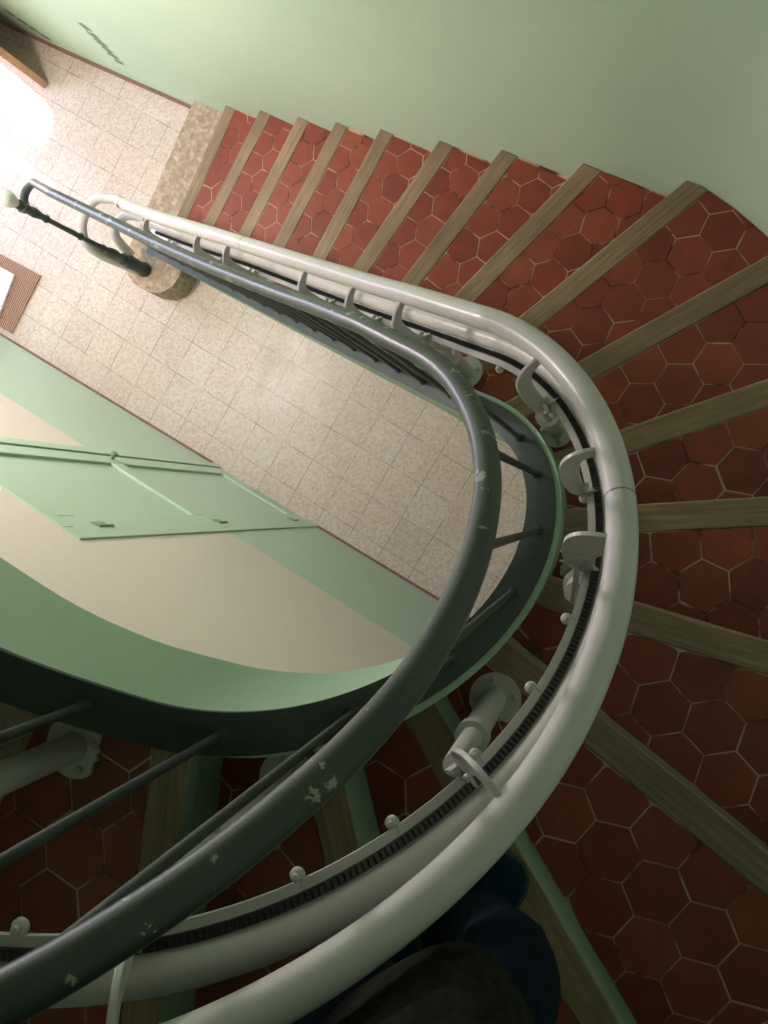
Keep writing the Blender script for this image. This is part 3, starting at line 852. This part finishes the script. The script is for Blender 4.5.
# trousers
tp = [(1.44, .0, 3.58), (1.51, .02, 3.47), (1.492, .245, 3.17), (1.485, .21, 3.10), (1.478, .065, 2.80), (1.365, -.01, 3.47), (1.375, .13, 3.26), (1.365, .09, 3.18), (1.358, -.09, 2.97)]
te = [(0, 1), (1, 2), (2, 3), (3, 4), (0, 5), (5, 6), (6, 7), (7, 8)]
tr = skin('trousers', tp, te, [.125, .10, .073, .072, .070, .098, .075, .072, .068], 'navy_denim', person)
dm = bpy.data.textures.new('folds', 'CLOUDS'); dm.noise_scale = .09
md = tr.modifiers.new('Folds', 'DISPLACE'); md.texture = dm; md.strength = .022; md.texture_coords = 'LOCAL'
# coat: one lofted body with sleeves
rings = [(3.285, 1.452, .115, .112, .195), (3.30, 1.452, .115, .120, .203), (3.45, 1.455, .10, .145, .20), (3.62, 1.445, .065, .160, .175), (3.80, 1.445, .08, .175, .15), (3.95, 1.447, .12, .19, .135), (4.05, 1.447, .16, .19, .11), (4.11, 1.445, .19, .13, .09), (4.15, 1.44, .215, .075, .07), (4.175, 1.44, .23, .062, .06)]
v = []; f = []; nn = 40
for z, x, y, rx, ry in rings:
    for k in range(nn):
        a_ = 2*PI*k/nn; w_ = 1+.03*math.sin(5*a_+z*9)*(1 if z < 3.7 else .3)
        v.append((x+rx*w_*math.cos(a_), y+ry*w_*math.sin(a_), z))
f = [(i*nn+k, i*nn+(k+1) % nn, (i+1)*nn+(k+1) % nn, (i+1)*nn+k) for i in range(len(rings)-1) for k in range(nn)]+[tuple(range(nn))[::-1]]
mb = MB(); mb.add(v, f)
mb.tube(catmull([Vector(q) for q in ((1.56, .15, 4.05), (1.62, .17, 4.04), (1.635, .36, 3.885), (1.56, .50, 3.98), (1.47, .635, 4.115))], 6), [.075]*8+[.062]*8+[.05]*9, 16)
mb.tube(catmull([Vector(q) for q in ((1.33, .14, 4.05), (1.27, .15, 4.04), (1.155, .265, 3.925), (1.155, .44, 4.02), (1.163, .595, 4.11))], 6), [.075]*8+[.062]*8+[.045]*9, 16)
ct = mb.build('coat', 'olive_coat', person, True, 60)
# shoes
def shoe(base, heading):
    hv = Vector((math.cos(heading), math.sin(heading), 0)); sv = Vector((-hv.y, hv.x, 0))
    prof = [(-.13, .030, .060), (-.10, .040, .085), (-.04, .042, .092), (.0, .042, .084), (.04, .045, .066), (.08, .049, .052), (.115, .045, .042), (.14, .032, .034), (.152, .012, .024)]
    def ring(t, hw, hh, z0): return [base+hv*t+sv*(hw*math.cos(a_))*(1.0 if math.sin(a_) < .2 else .92)+Vector((0, 0, z0+max(0, math.sin(a_))*(hh-z0))) for a_ in [2*PI*k/20 for k in range(20)]]
    mb = MB(); v = []
    for t, hw, hh in prof: v += ring(t, hw, hh, .018)
    n_ = len(prof)
    mb.add(v, [(i*20+k, i*20+(k+1) % 20, (i+1)*20+(k+1) % 20, (i+1)*20+k) for i in range(n_-1) for k in range(20)]+[tuple(range(20))[::-1], tuple(range((n_-1)*20, n_*20))])
    up = mb.build('shoe', 'blue_canvas', person, True, 60)
    s1 = [base+hv*t+sv*(hw+.004) for t, hw, _ in prof]; s2 = [base+hv*t-sv*(hw+.004) for t, hw, _ in prof][::-1]
    mb = MB(); mb.prism([(q.x, q.y) for q in s1+s2], base.z+.0025, base.z+.022); mb.build('sole', 'rubber', up)
    for k in range(4):
        t = .005+.022*k; hh = .086-.011*k
        mb = MB(); mb.tube([base+hv*(t-.006)+sv*.026+Vector((0, 0, hh-.018)), base+hv*t+Vector((0, 0, hh+.002)), base+hv*(t+.012)-sv*.026+Vector((0, 0, hh-.020))], .0026, 8); mb.build('lace', 'lace', up, True)
    mb = MB()
    for k in (-1, 1):
        mb.tube([base+hv*.0+Vector((0, 0, .088)), base+hv*.01+sv*k*.025+Vector((0, 0, .094)), base+hv*.03+sv*k*.038+Vector((0, 0, .07)), base+hv*.045+sv*k*.05+Vector((0, 0, .05))], .0022, 8)
    mb.build('lace', 'lace', up, True)
shoe(Vector((1.468, .030, 16*H)), math.radians(84))
shoe(Vector((1.365, -.105, 17*H)), math.radians(80))
# phone held above the well
mb = MB(); mb.box(ph_c, (.074, .152, .008), Matrix((CXv, CU, -CF)).transposed())
ph = bevel(mb.build('mobile_phone', 'phone'), .003, 3); tag(ph, 'slim black mobile phone held in both hands above the stairwell', 'phone')


# ---------------------------------------------------------------- lights
def area(name, loc, tgt, sx, sy, power, col):
    l = bpy.data.lights.new(name, 'AREA'); l.shape = 'RECTANGLE'; l.size = sx; l.size_y = sy; l.energy = power; l.color = col
    o = bpy.data.objects.new(name, l); COL.objects.link(o); o.location = loc
    d = Vector(tgt)-Vector(loc); o.rotation_euler = d.to_track_quat('-Z', 'Y').to_euler(); return o
area('doorway_daylight', (XE-.02, .58, 1.12), (0, .58, .2), .85, 2.1, 34, (.66, .67, 1.0))
area('upper_fill_light', (XE+.02, .25, 4.5), (0.5, .8, 2.2), 1.3, 1.0, .3, (1.0, .98, .94))  # weak fill light added high up, where no real window is known
lamp = bpy.data.lights.new('lobby_lamp', 'POINT'); lamp.energy = 102; lamp.color = (1.0, .90, .88); lamp.shadow_soft_size = .12
lo = bpy.data.objects.new('lobby_lamp', lamp); COL.objects.link(lo); lo.location = (-1.75, .45, 2.68)
sun = bpy.data.lights.new('sun', 'SUN'); sun.energy = 9; sun.angle = math.radians(1.2); sun.color = (1, .96, .9)
so = bpy.data.objects.new('sun', sun); COL.objects.link(so)
sd = Vector((1, -.17, -1.20)); so.rotation_euler = sd.to_track_quat('-Z', 'Y').to_euler()
w = bpy.data.worlds.new('World'); bpy.context.scene.world = w; w.use_nodes = True
w.node_tree.nodes['Background'].inputs[0].default_value = (.75, .85, 1.0, 1); w.node_tree.nodes['Background'].inputs[1].default_value = .6

# ---------------------------------------------------------------- camera
cam = bpy.data.cameras.new('Camera'); co = bpy.data.objects.new('Camera', cam); COL.objects.link(co)
RM = [(.819588, .505011, -.270626), (.524994, -.851104, .001708), (-.229469, -.143477, -.962683)]
X, Y, Z = (Vector(r) for r in RM)
mw = Matrix(((X.x, -Y.x, -Z.x, 1.2913), (X.y, -Y.y, -Z.y, .7887), (X.z, -Y.z, -Z.z, 4.1592), (0, 0, 0, 1)))
co.matrix_world = mw
cam.sensor_fit = 'VERTICAL'; cam.sensor_height = 36.0; cam.lens = 799.2/1024*36.0; cam.clip_start = .02
sc = bpy.context.scene; sc.camera = co
sc.view_settings.view_transform = 'Standard'; sc.view_settings.look = 'None'; sc.view_settings.gamma = 1.0
sc.view_settings.use_curve_mapping = False; sc.view_settings.exposure = 0.22
sc.cycles.use_denoising = True; sc.cycles.max_bounces = 8; sc.cycles.diffuse_bounces = 5
